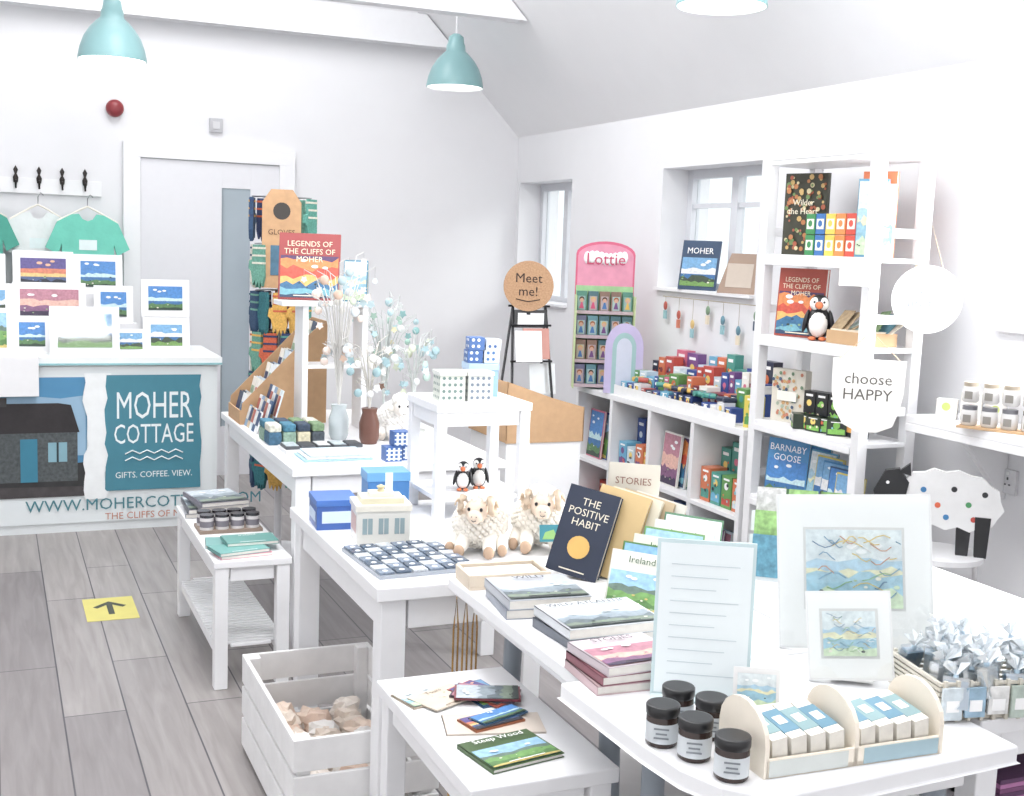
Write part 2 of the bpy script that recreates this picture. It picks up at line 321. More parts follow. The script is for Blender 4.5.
table('display_table',.85,1.72,2.72,3.66,.70,.035,.065,.08,.015)
table('display_table',.94,1.74,4.02,5.42,.75,.03,.055,.07,.015)
b=B('display_table',0,0,0)
b.box(.99,1.56,1.90,2.61,.72,.75,WHITE); b.box(1.04,1.52,1.94,2.57,.67,.72,WHITE)
for x in (1.12,1.46):
    for y,s in ((2.02,-1),(2.5,1)): b.tube([(x,y,.67),(x+.0,y+s*.02,.3),(x,y+s*.05,0)],.022,GREYLEG,10)
b.done(.004)
b=B('display_table',0,0,0)
tp=[(.945,1.895),(.953,1.60),(.963,1.50),(.99,1.43),(1.03,1.39),(1.08,1.375),(1.55,1.40),(1.56,1.895)]; n=len(tp)
vs=[(x,y,.72) for x,y in tp]+[(x,y,.75) for x,y in tp]
b.add(vs,[list(range(n)),list(range(n,2*n))]+[(i,(i+1)%n,n+(i+1)%n,n+i) for i in range(n)],WHITE)
for x,y in ((1.095,1.8),(1.12,1.50),(1.47,1.50),(1.47,1.8)): b.tube([(x,y,.72),(x,y,.35),(x,y,0)],.022,GREYLEG,10)
b.box(1.1,1.5,1.46,1.48,.66,.72,WHITE); b.done(.004)
table('display_table',1.568,2.25,1.50,2.5,.75,.03,.05,.06,.02,.55)
table('side_table',.765,1.065,1.87,2.44,.58,.03,.045,.05,.01)
b=B('tiered_riser',1.375,3.49,.70); w,d=.157,.142; b.box(-w,w,-d,d,.335,.36,WHITE)
for sx in (-1,1):
    for sy in (-1,1): b.cb(sx*(w-.02),sy*(d-.02),0,.032,.032,.335,WHITE)
for s_ in (-1,1): b.box(-w+.038,w-.038,s_*(d-.02)-.01,s_*(d-.02)+.01,.29,.335,WHITE); b.box(s_*(w-.02)-.01,s_*(w-.02)+.01,-d+.038,d-.038,.29,.335,WHITE)
b.box(-w+.01,w-.01,-d+.038,d-.038,.06,.075,WHITE); b.box(-w+.038,w-.038,-d+.008,d-.008,.061,.074,WHITE); b.done(.002)

# crate
b=B('wooden_crate',.868,3.155,0); CW=m('#e9e8e8',.6,.1,18); w,d=.195,.335
for k in range(3):
    z0=.015+k*.098
    b.box(-w,w,-d,-d+.012,z0,z0+.085,CW); b.box(-w,w,d-.012,d,z0,z0+.085,CW)
    b.box(-w,-w+.012,-d+.012,d-.012,z0,z0+.085,CW); b.box(w-.012,w,-d+.012,d-.012,z0,z0+.085,CW)
for sx in (-1,1):
    for sy in (-1,1): b.cb(sx*(w-.03),sy*(d-.03),.0,.035,.035,.295,CW)
for k in range(5): b.box(-w+.012,w-.012,-d+.02+k*.13,-d+.13+k*.13,.012,.022,CW)
b.done(.002)
b=B('wrapped_parcels',.868,3.155,.023)
def crumple(b,cx,cy,cz,sx,sy,sz,mt):
    u,v=12,8; vs=[(cx,cy,cz-sz)]
    for j in range(1,v):
        p=-math.pi/2+math.pi*j/v
        for i in range(u):
            a=2*math.pi*i/u; k=random.uniform(.78,1.12); e=.6
            ca=math.copysign(abs(math.cos(a))**e,math.cos(a)); sa=math.copysign(abs(math.sin(a))**e,math.sin(a)); cp=abs(math.cos(p))**.5
            vs.append((cx+sx*cp*ca*k,cy+sy*cp*sa*k,cz+sz*math.sin(p)*k))
    vs.append((cx,cy,cz+sz)); fs=[]
    for i in range(u):
        i2=(i+1)%u; fs.append((0,1+i2,1+i)); L=1+(v-2)*u; fs.append((L+i,L+i2,len(vs)-1))
        for j in range(v-2): fs+= [(1+j*u+i,1+j*u+i2,1+(j+1)*u+i2),(1+j*u+i,1+(j+1)*u+i2,1+(j+1)*u+i)]
    b.add(vs,fs,mt)
for k in range(30):
    x=-.095+.095*(k%3)+random.uniform(-.01,.01); y=-.25+.055*(k//3)
    b.M=T(x,y,.055+random.uniform(0,.04))@RZ(random.uniform(-60,60)); crumple(b,0,0,0,.046,.036,.048,m(random.choice(['#f0d9c6','#ebcdb8','#f4eae0','#f6f2ee','#ecdccc']),.7,.12,40))
    b.flatp([(-.024,-.0),(.024,0),(.024,.02),(-.024,.02)],-.046,m('#f4efe8'))
b.M=Matrix.Identity(4); b.done()

# ------------------------------------------------------------ items on low bench
b=B('book_stack',.80,4.72,.45)
for i,(x,y,z) in enumerate([(-.02,.03,0),(-.02,.03,.018),(.01,-.0,.036),(-.0,-.01,.053)]):
    book(b,x,y,z,.19,.24,.017,['#8d8d96','#6f717c','#9f9da6','#807e8c'][i],rz=5*i-6,flat=True,kind='grey')
b.done()
b=B('candle_tin_tray',.80,4.44,.45); b.box(-.115,.115,-.07,.07,0,.012,m('#8e7a6a'))
for r in range(2):
    for k in range(4):
        x=-.085+k*.056; y=-.035+r*.068; b.cyl(x,y,.012,.025,.045,m('#d9d6d6',.3),16); b.cyl(x,y,.057,.026,.01,m('#55535a',.25,metal=.8),16); b.lathe(x,y,.022,[(.0255,0),(.0255,.022)],m('#7a7680'),16,cap=False)
b.done()
b=B('teal_book_stack',.80,4.14,.45)
for i,(x,y,z,c) in enumerate([(-.03,.07,0,'#6fa8a4'),(.03,.05,.012,'#a9c8c8'),(.02,-.0,.024,'#55978f'),(-.02,-.07,0,'#c8798a'),(-.03,-.07,.012,'#5fa39d')]):
    book(b,x,y,z,.18,.12,.012,c,rz=i*5-8,flat=True,title='Ireland' if i in(2,4) else None,ts=.022)
b.done()

# ------------------------------------------------------------ table C items
b=B('patterned_sock_box',1.07,4.6,.75)
for k in range(4):
    for r in range(2):
        b.cb(-.085+k*.056,-.06+r*.1,0,.05,.09,.05,m(['#2f5f7c','#7f9e8b','#b9b294','#3c4650'][(k+r)%4],.8,.7,90)); b.cb(-.085+k*.056,-.06+r*.1,.05,.048,.088,.03,m(['#d0ccbb','#33758f','#2c3f55','#6d8a62'][(k+r)%4],.8,.7,90))
b.done(.006)
b=B('coaster_tray',1.13,4.36,.75); b.box(-.15,.15,-.07,.07,0,.015,m('#dadadc'))
for k in range(5):
    b.cb(-.12+k*.06,0,.015,.052,.1,.012,m('#4d5258')); b.cb(-.12+k*.06,0,.027,.046,.09,.002,m(['#a9b7bc','#31383f','#c7cacb'][k%3],.4,.6,60))
b.done(.001)
b=B('tea_towel_stack',1.13,4.17,.75)
for k,c in enumerate(['#dfe6ea','#9fc6d8','#e2e6ea','#b9ccd6']): b.box(-.14+k*.01,.13-k*.01,-.08,.08,k*.008,k*.008+.007,m(c,.9,.3,60))
b.done(.002)
b=B('cardboard_card_display',1.13,5.16,.75)
for y in (-.13,.13): b.prism([(-.18,0),(.19,0),(.19,.44),(.13,.40),(-.17,.09)],y-.003,y+.003,KRAFT)
b.box(.184,.19,-.13,.13,0,.44,KRAFT); b.box(-.18,-.174,-.13,.13,0,.06,KRAFT)
for k in range(6):
    xx=-.155+k*.06; zz=.02+k*.062
    b.box(xx-.02,xx+.04,-.127,.127,zz-.004,zz,KRAFT)
    for j in range(3):
        for q in range(3):
            b.M=T(xx+.012*q,-.085+j*.083,zz)@RY(14); c=random.choice(['#e9edf0','#cfdde8','#9fb7cf','#e8e4da','#3a4f6a'])
            b.box(-.0015,.0015,-.036,.036,0,.10,m(c,.5,.2,40)); b.box(-.0022,-.0016,-.028,.028,.012,.06,m(random.choice(['#5c86ad','#28406b','#88a58a','#c0504a']),.5,.5,50)); b.M=Matrix.Identity(4)
b.done()
b=B('greeting_card_boxes',1.03,4.9,.75)
for k in range(5):
    for r in range(3):
        b.M=T(-.06+.03*r,-.1+.05*k,0)@RY(16); b.box(-.003,.003,-.022,.022,0,.09+.045*r,m(['#e9edf0','#3a5a80','#d9e4ec','#c9b08a','#7fa0bf'][(k+r)%5],.5,.3,60)); b.box(-.0045,-.003,-.017,.017,.03+.02*r,.085+.035*r,m(['#28406b','#e8e4da','#b0584a'][(k+r)%3],.5,.5,60)); b.M=Matrix.Identity(4)
b.done()
b=B('tabletop_shelf_stand',1.27,4.87,.75)
for x in (-.10,.15): b.box(x-.012,x+.012,-.07,.07,0,.515,WHITE)
b.box(-.20,.18,-.085,.085,.515,.535,WHITE); b.box(-.088,.138,-.07,.07,.26,.275,WHITE); b.done(.002)
b=B('illustrated_hardback_book',1.20,4.88,1.286); book(b,0,.0,0,.25,.275,.02,'#a83a3a',rz=-18,lean=10,title='LEGENDS OF\nTHE CLIFFS OF\nMOHER',kind='legend',ts=.032,tc='#f4e6c8'); b.done()
b=B('illustrated_paperback_books',1.375,4.84,1.286)
for k,c in enumerate(['#3a8fb5','#e9c86a','#3a8fb5','#88c0cf']): book(b,.0+.008*k,-.03+.02*k,0,.1,.17,.01,c,rz=-30+6*k,lean=6,kind='sea')
b.done()
def twigs(name,x,y,z,h,n,spread,cm,cols,vase=None):
    b=B(name,x,y,z)
    if vase: b.lathe(0,0,0,[(.03,0),(.038,.02),(.04,.08),(.028,.12),(.032,.14)],vase,18); z0=.13
    else: b.lathe(0,0,0,[(.05,0),(.05,.008),(.01,.014)],cm,16); b.tube([(0,0,.01),(0,0,h*.5)],.005,cm); z0=.02
    for k in range(n):
        a=2*math.pi*k/n+random.uniform(-.3,.3); R=spread*random.uniform(.5,1); H=h*random.uniform(.75,1)
        s0=z0 if vase else random.uniform(.1,.45)*h
        P=[(0,0,s0),(R*.25*math.cos(a),R*.25*math.sin(a),s0+(H-s0)*.45),(R*.65*math.cos(a),R*.65*math.sin(a),s0+(H-s0)*.8),(R*math.cos(a),R*math.sin(a),H*.97)]
        b.tube(P,[.004,.003,.0025,.0012],cm,5)
        for q in (1,2,3):
            px,py,pz=P[q]; a2=a+random.uniform(-1.4,1.4); L=random.uniform(.03,.06); tip=(px+L*math.cos(a2),py+L*math.sin(a2),pz+L*.5)
            b.tube([(px,py,pz),tip],[.002,.001],cm,4)
            if random.random()<.75:
                tx,ty,tz=tip; dl=random.uniform(.02,.045); b.tube([tip,(tx,ty,tz-dl)],.0006,m('#bdbdbd'),3)
                mt=m(random.choice(cols),.4); s=random.uniform(.013,.02)
                if random.random()<.5: b.ell(tx,ty,tz-dl-s,s,s*.4,s,mt,8,6)
                else: b.prism([(tx+s*math.cos(t*math.pi/5+.3)*(1 if t%2 else .6),tz-dl-s+s*math.sin(t*math.pi/5+.3)*(1 if t%2 else .6)) for t in range(10)],ty-.002,ty+.002,mt)
    return b.done()
twigs('ornament_twig_tree',1.26,4.60,.75,.76,18,.12,m('#cfcdc9',.6),['#e2dfd8','#e9d4c8','#a9c0c6','#c5d0b8','#d0d8dc','#d0b09a'],m('#c9d4d8',.15))
twigs('ornament_twig_tree',1.35,4.48,.75,.42,9,.06,m('#c8c4bc',.6),['#e2dfd8','#6b4a38','#8fb0b6','#dddddd'],m('#6b4030',.4))
twigs('wire_ornament_tree',1.56,4.97,.75,.58,18,.12,m('#c9d0ce',.4),['#9fc7b8','#7fb0b0','#dfe4e4','#d9d2a8','#b8d8e0','#8fb0a0'])
twigs('wire_ornament_tree',1.62,4.74,.75,.44,12,.08,m('#ccd2d0',.4),['#dde4e4','#bcd8d0','#cfd8c0','#9fc0c8'])
def fluffy(b,cx,cy,cz,rx,ry,rz,mt,n,br):
    b.ell(cx,cy,cz,rx*.97,ry*.97,rz*.97,mt,14,10)
    g=math.pi*(3-math.sqrt(5))
    for i in range(n):
        zz=1-2*(i+.5)/n; r=math.sqrt(1-zz*zz); a=g*i; s=br*random.uniform(.8,1.2)
        b.ell(cx+rx*r*math.cos(a),cy+ry*r*math.sin(a),cz+rz*zz,s,s,s,mt,6,4)
WOOL=m('#fbf5ea',.95,.04,60,bump=.3); WOOLW=m('#fbf9f5',.95,.04,60,bump=.3)
def plush_sheep(name,x,y,z,rz,s=1.0,wool=WOOL,horns=True,tag=None):
    b=B(name,x,y,z,rz); S=Matrix.Scale(s,4); b.M=S
    tan=m('#eed8c2' if horns else '#f4eee6',.85,.05,60); dk=m('#c4a386' if horns else '#e8ddd0',.8)
    fluffy(b,0,.015,.073,.068,.066,.062,wool,300,.0085)
    for sx in (-1,1):
        b.tube([(sx*.032,-.02,.045),(sx*.036,-.06,.026),(sx*.038,-.082,.020)],[.019,.018,.014],wool,9); b.ell(sx*.039,-.088,.018,.015,.012,.017,dk,9,6)
        b.tube([(sx*.055,.0,.04),(sx*.065,-.03,.02),(sx*.068,-.045,.018)],[.018,.017,.013],wool,9); b.ell(sx*.069,-.05,.017,.013,.011,.016,dk,9,6)
    b.ell(0,-.058,.122,.030,.034,.034,tan,14,10); b.ell(0,-.086,.110,.020,.018,.019,tan,12,8)
    fluffy(b,0,-.045,.15,.028,.026,.016,wool,40,.0085)
    for sx in (-1,1):
        b.ell(sx*.016,-.087,.129,.0042,.003,.005,BLACK,8,6); b.ell(sx*.006,-.103,.113,.0018,.0015,.0012,BLACK,6,4)
        b.ell(sx*.038,-.052,.116,.016,.007,.008,tan,8,6)
        if horns:
            P=[];Rr=[]
            for k in range(17):
                t=k/16; a=rad(110)+t*rad(430); rr=.026*(1-.62*t); P.append((sx*(.036+.020*t),-.052+rr*math.cos(a),.132+rr*math.sin(a))); Rr.append(.0092*(1-.75*t))
            b.tube(P,Rr,m('#dcc4a8',.6,.15,80),8)
    b.tube([(-.006,-.1045,.104),(0,-.106,.101),(.006,-.1045,.104)],.0009,BLACK,4)
    if tag:
        b.M=S@T(.02,-.10,.05)@RZ(12)@RX(-15); b.box(-.026,.026,-.002,0,-.012,.03,m(tag,.4)); b.flatp([(-.02,-.006),(.02,-.006),(.01,.018),(-.012,.012)],-.0028,m('#8fc46a'))
    b.M=Matrix.Identity(4); return b.done()
plush_sheep('sheep_plush_toy',1.225,3.00,.70,-30,1.05); plush_sheep('sheep_plush_toy',1.41,3.00,.70,-22,1.1,tag='#2f8fa0')
plush_sheep('white_lamb_plush_toy',1.50,4.58,.75,-5,1.1,WOOLW,False)
b=B('blue_check_gift_boxes',1.355,4.11,.75)
for k,(x,y,z) in enumerate([(-.03,0,0),(.04,.02,0),(.0,.0,.055)]):
    b.cb(x,y,z,.06,.06,.053,m('#2f62a8',.4,.1))
    for q in range(3): b.box(x-.03+.008+q*.018,x-.03+.016+q*.018,y-.031,y-.0305,z+.004,z+.05,m('#dfe8f4')); b.box(x-.029,x+.029,y-.0316,y-.0312,z+.008+q*.015,z+.013+q*.015,m('#dfe8f4'))
b.done()

# ------------------------------------------------------------ middle table items
b=B('cottage_cookie_tin',1.00,3.19,.70,-8); TN=m('#deddd6',.3,.03)
b.box(-.075,.075,-.06,.06,0,.095,TN); b.box(-.079,.079,-.064,.064,.095,.112,m('#e9e4d6',.3)); b.box(-.06,.06,-.045,.045,.112,.128,m('#dad4b6',.3)); b.box(-.035,.035,-.025,.025,.128,.14,TN)
b.lathe(0,0,.14,[(.012,0),(.008,.006),(.013,.014),(0,.02)],m('#c9b98a',.3),12)
for x in (-.045,.0,.045): b.box(x-.014,x+.014,-.0612,-.0602,.03,.075,m('#8fa6ac')); b.box(x-.001,x+.001,-.062,-.0613,.03,.075,TN)
b.box(-.0762,-.0752,-.045,.045,.03,.08,m('#c9a9a4')); b.done(.004)
b=B('blue_gift_tin',.92,3.40,.70,-5); b.cb(0,0,0,.12,.14,.07,m('#2f5fb0',.3)); b.cb(0,0,.07,.124,.144,.018,m('#3b74c8',.3)); b.box(-.045,.045,-.0715,-.0705,.02,.055,m('#c9dcf2')); b.box(-.0615,-.0605,-.05,.05,.02,.05,m('#c9dcf2')); b.done(.004)
b=B('blue_gift_bag_box',1.12,3.53,.70,-5); b.cb(0,0,0,.13,.10,.105,m('#2f7cc0',.35)); b.cb(0,0,.105,.136,.104,.028,m('#5ea6dc',.35)); b.box(-.012,.012,-.053,-.051,0,.133,m('#e8f0f6')); b.done(.003)
b=B('wax_melt_tray',1.00,2.95,.70,3); b.box(-.13,.14,-.15,.15,0,.01,m('#a0a8b2',.2,.05,metal=.3))
for i in range(6):
    for j in range(7):
        x=-.107+i*.045; y=-.125+j*.042; c=m(['#76869a','#c3c9d0','#46596f'][(i*2+j)%3],.2,.6,120)
        b.cb(x,y,.01,.039,.036,.006,c); b.ell(x,y,.015,.009,.009,.003,m('#d4dae0',.2),8,5)
b.done(.0015)
PB=BLACK; PWH=m('#f4f2ee',.9); POR=m('#e8742e',.6)
def puffin(x,y,z,rz,s=1.0):
    b=B('puffin_plush_toy',x,y,z,rz); b.M=Matrix.Scale(s,4)
    b.ell(0,.005,.05,.036,.034,.05,PB,14,10); b.ell(0,-.008,.048,.029,.026,.04,PWH,14,10)
    b.ell(0,0,.108,.028,.028,.027,PB,14,10)
    for sx in (-1,1):
        b.ell(sx*.0115,-.0135,.108,.0165,.0165,.019,PWH,12,8); b.ell(sx*.014,-.029,.113,.0035,.003,.0035,PB,6,5)
        b.M=Matrix.Scale(s,4)@T(sx*.037,.004,.055)@RY(sx*-12); b.ell(0,0,0,.008,.02,.036,PB,10,8); b.M=Matrix.Scale(s,4)
        b.ell(sx*.015,-.025,.006,.012,.02,.006,POR,8,6)
    b.tube([(0,-.024,.104),(0,-.038,.103),(0,-.052,.098)],[.012,.0105,.002],POR,8); b.tube([(0,-.022,.104),(0,-.030,.1035)],[.0128,.0124],m('#4a5a70'),8)
    b.M=Matrix.Identity(4); b.done()
puffin(1.345,3.44,.776,-25,.68); puffin(1.405,3.46,.776,-15,.72)
def ditsy(b,x,y,z,w,d,h,base,dot,lid=None):
    b.cb(x,y,z,w,d,h,m(base,.4,.05))
    for i in range(int(w/.018)):
        for j in range(int(h/.02)):
            b.disc(x-w/2+.012+i*.018,y-d/2-.0006,z+.012+j*.02,.0055,m(dot,.5),1,6)
    for i in range(int(d/.018)):
        for j in range(int(h/.02)):
            s=.004; yy=y-d/2+.012+i*.018; zz=z+.012+j*.02; b.add([(x-w/2-.0006,yy-s,zz-s),(x-w/2-.0006,yy+s,zz-s),(x-w/2-.0006,yy+s,zz+s),(x-w/2-.0006,yy-s,zz+s)],[(0,1,2,3)],m(dot,.5))
    if lid: b.cb(x,y,z+h,w+.006,d+.006,.012,m(lid,.4))
b=B('sheep_print_mug_boxes',1.335,3.44,1.06,-4); ditsy(b,-.045,0,0,.08,.08,.08,'#dadfd4','#6f8a86','#e2e4de'); ditsy(b,.045,0,0,.08,.08,.08,'#dcdfda','#78889a','#e4e4de'); b.done(.001)
b=B('blue_lidded_gift_boxes',1.435,3.55,1.06,-6); b.cb(0,0,0,.095,.09,.085,m('#8fb6da',.4)); b.cb(0,0,.085,.10,.094,.02,m('#b4d0ea',.4)); ditsy(b,-.025,.0,.106,.05,.05,.04,'#3f68a8','#e8f0f8'); ditsy(b,.03,0,.106,.05,.05,.04,'#e0e8ec','#3f78b8'); ditsy(b,-.02,0,.147,.05,.05,.04,'#4a74b4','#ffffff'); ditsy(b,.035,0,.147,.05,.05,.035,'#d7e0e8','#3f68a8'); b.done(.001)

# ------------------------------------------------------------ glove display stand
b=B('glove_display_stand',1.27,5.72,0,-12); WD=m('#c99b6a',.6,.2,30)
b.cyl(0,0,0,.17,.02,m('#d8d8da'),24); b.cyl(0,0,.02,.018,1.70,m('#d5d5d8'),14)
b.prism([(-.09,1.30),(.09,1.30),(.09,1.70),(.05,1.76),(-.05,1.76),(-.09,1.70)],-.075,-.055,WD)
b.disc(0,-.0765,1.66,.04,m('#3a3430')); b.text('GLOVES',.035,m('#5a3a20'),0,1.55,-.0765); b.box(-.05,.05,-.0775,-.0765,1.36,1.50,m('#3f6f8a',.5,.5,30))
GC=['#1f6f78','#c9572e','#d9a73a','#2d3c66','#4f9a8a','#3f5a7a','#d8d2c2','#27486b','#5f9e8a']
def glove(b,x,y,z,a,c,c2):
    b.M=T(x,y,z)@RZ(a)
    b.prism([(-.03,0),(-.035,-.07),(-.05,-.075),(-.055,-.11),(-.04,-.125),(-.034,-.16),(-.03,-.19),(-.018,-.165),(-.012,-.2),(0,-.17),(.006,-.205),(.014,-.17),(.024,-.195),(.034,-.15),(.032,-.07),(.03,0)],-.008,.008,m(c,.95,.5,120))
    for k in range(3): b.box(-.033,.033,-.0095,.0095,-.02-k*.035,-.011-k*.035,m(c2,.95,.3,120))
    b.M=Matrix.Identity(4)
for tier,zt in enumerate((1.72,1.5,1.28,1.09,.9,.71,.54)):
    n=10
    for k in range(n):
        a=360*k/n+tier*17; a=(a+180)%360-180
        if tier<2 and abs(a)<45: continue
        r=.125 if tier else .145
        x=r*math.sin(rad(a)); y=-r*math.cos(rad(a)); b.tube([(0,0,zt+.01),(x,y,zt+.005)],.0025,m('#a9a9ad',.3,metal=1),4)
        glove(b,x,y,zt,a+random.uniform(-25,25),GC[(k*2+tier)%9],GC[(k+tier*3+4)%9])
b.done()

# ------------------------------------------------------------ cardboard floor display + sign rack
b=B('cardboard_floor_display',2.09,4.64,0); q=.17
b.box(-q,q,-.2,.2,0,.76,WHITE)
for s_ in (-1,1): b.prism([(-q-.005,.74),(q+.005,.74),(q+.005,.88),(.03,.92),(-q-.005,.99)],s_*.2045-.0035,s_*.2045+.0035,KRAFT)
b.box(-q-.008,-q-.001,-.208,.208,.74,.99,KRAFT); b.box(q+.001,q+.008,-.208,.208,.74,.88,KRAFT); b.done(.002)
b=B('wire_easel_rack',2.08,4.62,.76); wk=m('#26262a',.4,metal=.5)
for x in (-.1,.1):
    b.tube([(x,-.09,0),(x*.75,-.0,.53)],.006,wk,8); b.tube([(x,.09,0),(x*.75,.0,.53)],.006,wk,8)
for z,y in ((.14,-.068),(.3,-.043),(.45,-.02),(.53,0)): b.tube([(-.095,y,z),(.095,y,z)],.005,wk,6)
for k,(z,c) in enumerate(((.30,'#e4e4e6'),(.31,'#b87a6c'),(.16,'#d6dcde'))):
    b.M=T(-.02+.04*k,-.065+.012*k,z)@RX(-10); b.box(-.06,.06,-.003,0,0,.13,m(c,.5)); b.M=Matrix.Identity(4)
b.box(-.075,.075,-.022,-.014,.44,.515,m('#2a2a2e')); b.box(-.06,.06,-.0228,-.0222,.453,.502,m('#e6e6e8')); b.done()
b=B('round_cork_sign',2.06,4.59,1.375,-24); b.M=RX(90); b.cyl(0,0,-.006,.105,.012,m('#ae855e',.9,.4,150),36); b.M=Matrix.Identity(4)
b.text('Meet\nme!',.055,m('#3a2418'),0,.015,-.0075); b.tube([(-.05,-.007,-.055),(0,-.007,-.065),(.05,-.007,-.055)],.002,m('#3a2418'),4); b.box(-.012,.012,.006,.012,-.12,.0,m('#26262a')); b.done()

# ------------------------------------------------------------ cube shelf
CX0,CX1,CY0,CY1=2.96,3.335,4.28,5.90
b=B('cube_shelf_unit'); th=.03
b.box(CX0,CX1,CY0,CY1,.76,.79,WHITE); b.box(CX0,CX1,CY0,CY1,0,.03,WHITE); b.box(CX0,CX1-.01,CY0+.001,CY1-.001,.385,.405,WHITE); b.box(CX1-.01,CX1-.001,CY0+.002,CY1-.002,.03,.76,WHITE)
for k in range(5):
    y=CY0+(CY1-CY0-th)*k/4; b.box(CX0+.001,CX1-.01,y,y+th,.03,.76,WHITE)
b.done(.002)
pal=['#c8402f','#2c4f9e','#3f9a8c','#e9b93c','#d9703a','#7a4a8c','#2a2f4a','#62b1d4','#d96a8a','#5a9a48','#f0efe8','#8c2f3a','#e4ecf0','#c9dce6']
PITCH=(CY1-CY0-th)/4
for col in range(4):
    for row in range(2):
        yc=CY0+.03+PITCH*col+(PITCH-.03)/2; z0=.031 if row==0 else .406
        n=7 if (col+row)%2==0 else 4; W=PITCH-.05
        b=B('children_book_row' if n==7 else 'boxed_toy_row',3.10,yc,z0,-90)
        for k in range(n):
            c=random.choice(pal)
            if n==7:
                book(b,-W/2+.09+(W-.18)*k/6,-.08+.028*k,0,.16,.26-.008*k,.012,c,lean=5,kind=random.choice(['sea','field','legend','rose','blue']))
            else:
                h1=random.uniform(.1,.16); product(b,-W/2+W*(k+.5)/4,-.05,0,W/4-.01,.09,h1,c,random.choice(pal)); product(b,-W/2+W*(k+.5)/4,.06,0,W/4-.01,.1,random.uniform(.22,.30),random.choice(pal),random.choice(pal))
        b.done()
b=B('boxed_toy_assortment',3.14,4.92,.791,-90)
b.box(-.58,.54,-.16,-.155,0,.05,m('#f0f0f0')); b.box(-.58,.54,-.155,.18,0,.006,m('#e8e8ea'))
x=-.54
while x<.45:
    w=random.uniform(.04,.08); product(b,x+w/2,-.115,.006,w-.006,.06,random.uniform(.05,.08),random.choice(['#2c4f9e','#1f3d7a','#b8402f','#e4e4e8','#62b1d4','#24304a']),random.choice(pal),rz=random.uniform(-8,8))
    x+=w
x=-.54
while x<.45:
    w=random.uniform(.04,.09); product(b,x+w/2,-.03,.006,w-.006,.07,random.uniform(.09,.15),random.choice(pal),random.choice(pal),rz=random.uniform(-5,5)); x+=w
x=-.54
while x<.47:
    w=random.uniform(.05,.1); product(b,x+w/2,.07,.006,w-.006,.06,random.uniform(.15,.22),random.choice(pal),random.choice(pal)); x+=w
x=-.54
while x<.47:
    w=random.uniform(.06,.11); product(b,x+w/2,.145,.006,w-.006,.05,random.uniform(.18,.27),random.choice(pal),random.choice(pal)); x+=w
for k in range(22):
    b.M=T(random.uniform(-.5,.45),-.105,.095)@RZ(random.uniform(0,90))@RY(90); b.cyl(0,0,-.03,.013,.06,m(random.choice(['#b8402f','#2c4f9e','#e9b93c','#3f9a8c','#24304a']),.3),10)
b.M=Matrix.Identity(4); b.done()
b=B('yellow_puzzle_box',3.04,4.325,.791,-70); product(b,0,0,0,.08,.04,.14,'#e0cc3a','#4f9a48'); b.done()
b=B('cardboard_doll_display',3.03,5.74,.791,-22)
b.prism([(-.16,0),(.16,0),(.16,.72)]+[(.16*math.cos(rad(a)),.72+.07*math.sin(rad(a))) for a in range(15,180,15)]+[(-.16,.72)],.06,.068,m('#e45f86',.5))
b.prism([(-.15,.55),(.15,.55),(.15,.71)]+[(.15*math.cos(rad(a)),.71+.065*math.sin(rad(a))) for a in range(15,180,15)]+[(-.15,.71)],.056,.06,m('#ea94b0',.5,.15,20))
for k in range(9): b.ell(-.1+.025*k,.055,.70+.006*math.sin(k),.02,.004,.034,m('#ffffff'),8,6)
b.text('Lottie',.09,m('#d0386a'),0,.665,.049)
for x in (-.16,.155): b.prism([(x,0),(x+.005,0),(x+.005,.5),(x,.5)],-.06,.055,m('#c8dc9a',.5))
b.box(-.155,.155,.055,.06,0,.55,m('#9fcf8f',.5,.3,20))
for r in range(4):
    z=.01+r*.13; b.box(-.155,.155,-.06+r*.02,.055,z,z+.006,m('#7fb8a8')); b.box(-.155,.155,-.065+r*.02,-.06+r*.02,z,z+.018,m('#c8b0b8'))
    for k in range(5):
        x=-.124+k*.062; y=-.02+r*.018; c=random.choice(['#5a8f9a','#3f7a86','#6a6a8a','#4a8a78','#8a6a5a','#46707a'])
        b.cb(x,y,z+.006,.054,.035,.115,m(c,.3)); b.box(x-.02,x+.02,y-.0185,y-.0178,z+.02,z+.095,m(random.choice(['#a9c4c0','#b8a8a8','#c0b8a0','#8fb0b0'])))
        b.disc(x,y-.0190,z+.078,.014,m(random.choice(['#4a2a1a','#a8602a','#d9b060']))); b.disc(x,y-.0194,z+.072,.011,m('#d9a58a')); b.flatp([(x-.004,z+.062),(x+.004,z+.062),(x+.013,z+.028),(x-.013,z+.028)],y-.0196,m(random.choice(['#d9487a','#3f78b8','#e9b93c','#7a4a8c'])))
b.done()
b=B('arched_side_panel',3.03,5.50,.791,-26)
for i,(r,c) in enumerate([(.10,'#c8bce4'),(.062,'#9fc8c8'),(.04,'#d2d8ea')]):
    b.prism([(-r,0),(r,0),(r,.24)]+[(r*math.cos(rad(a)),.24+r*1.3*math.sin(rad(a))) for a in range(15,180,15)]+[(-r,.24)],-.004-.001*i,.004,m(c,.5))
b.done()

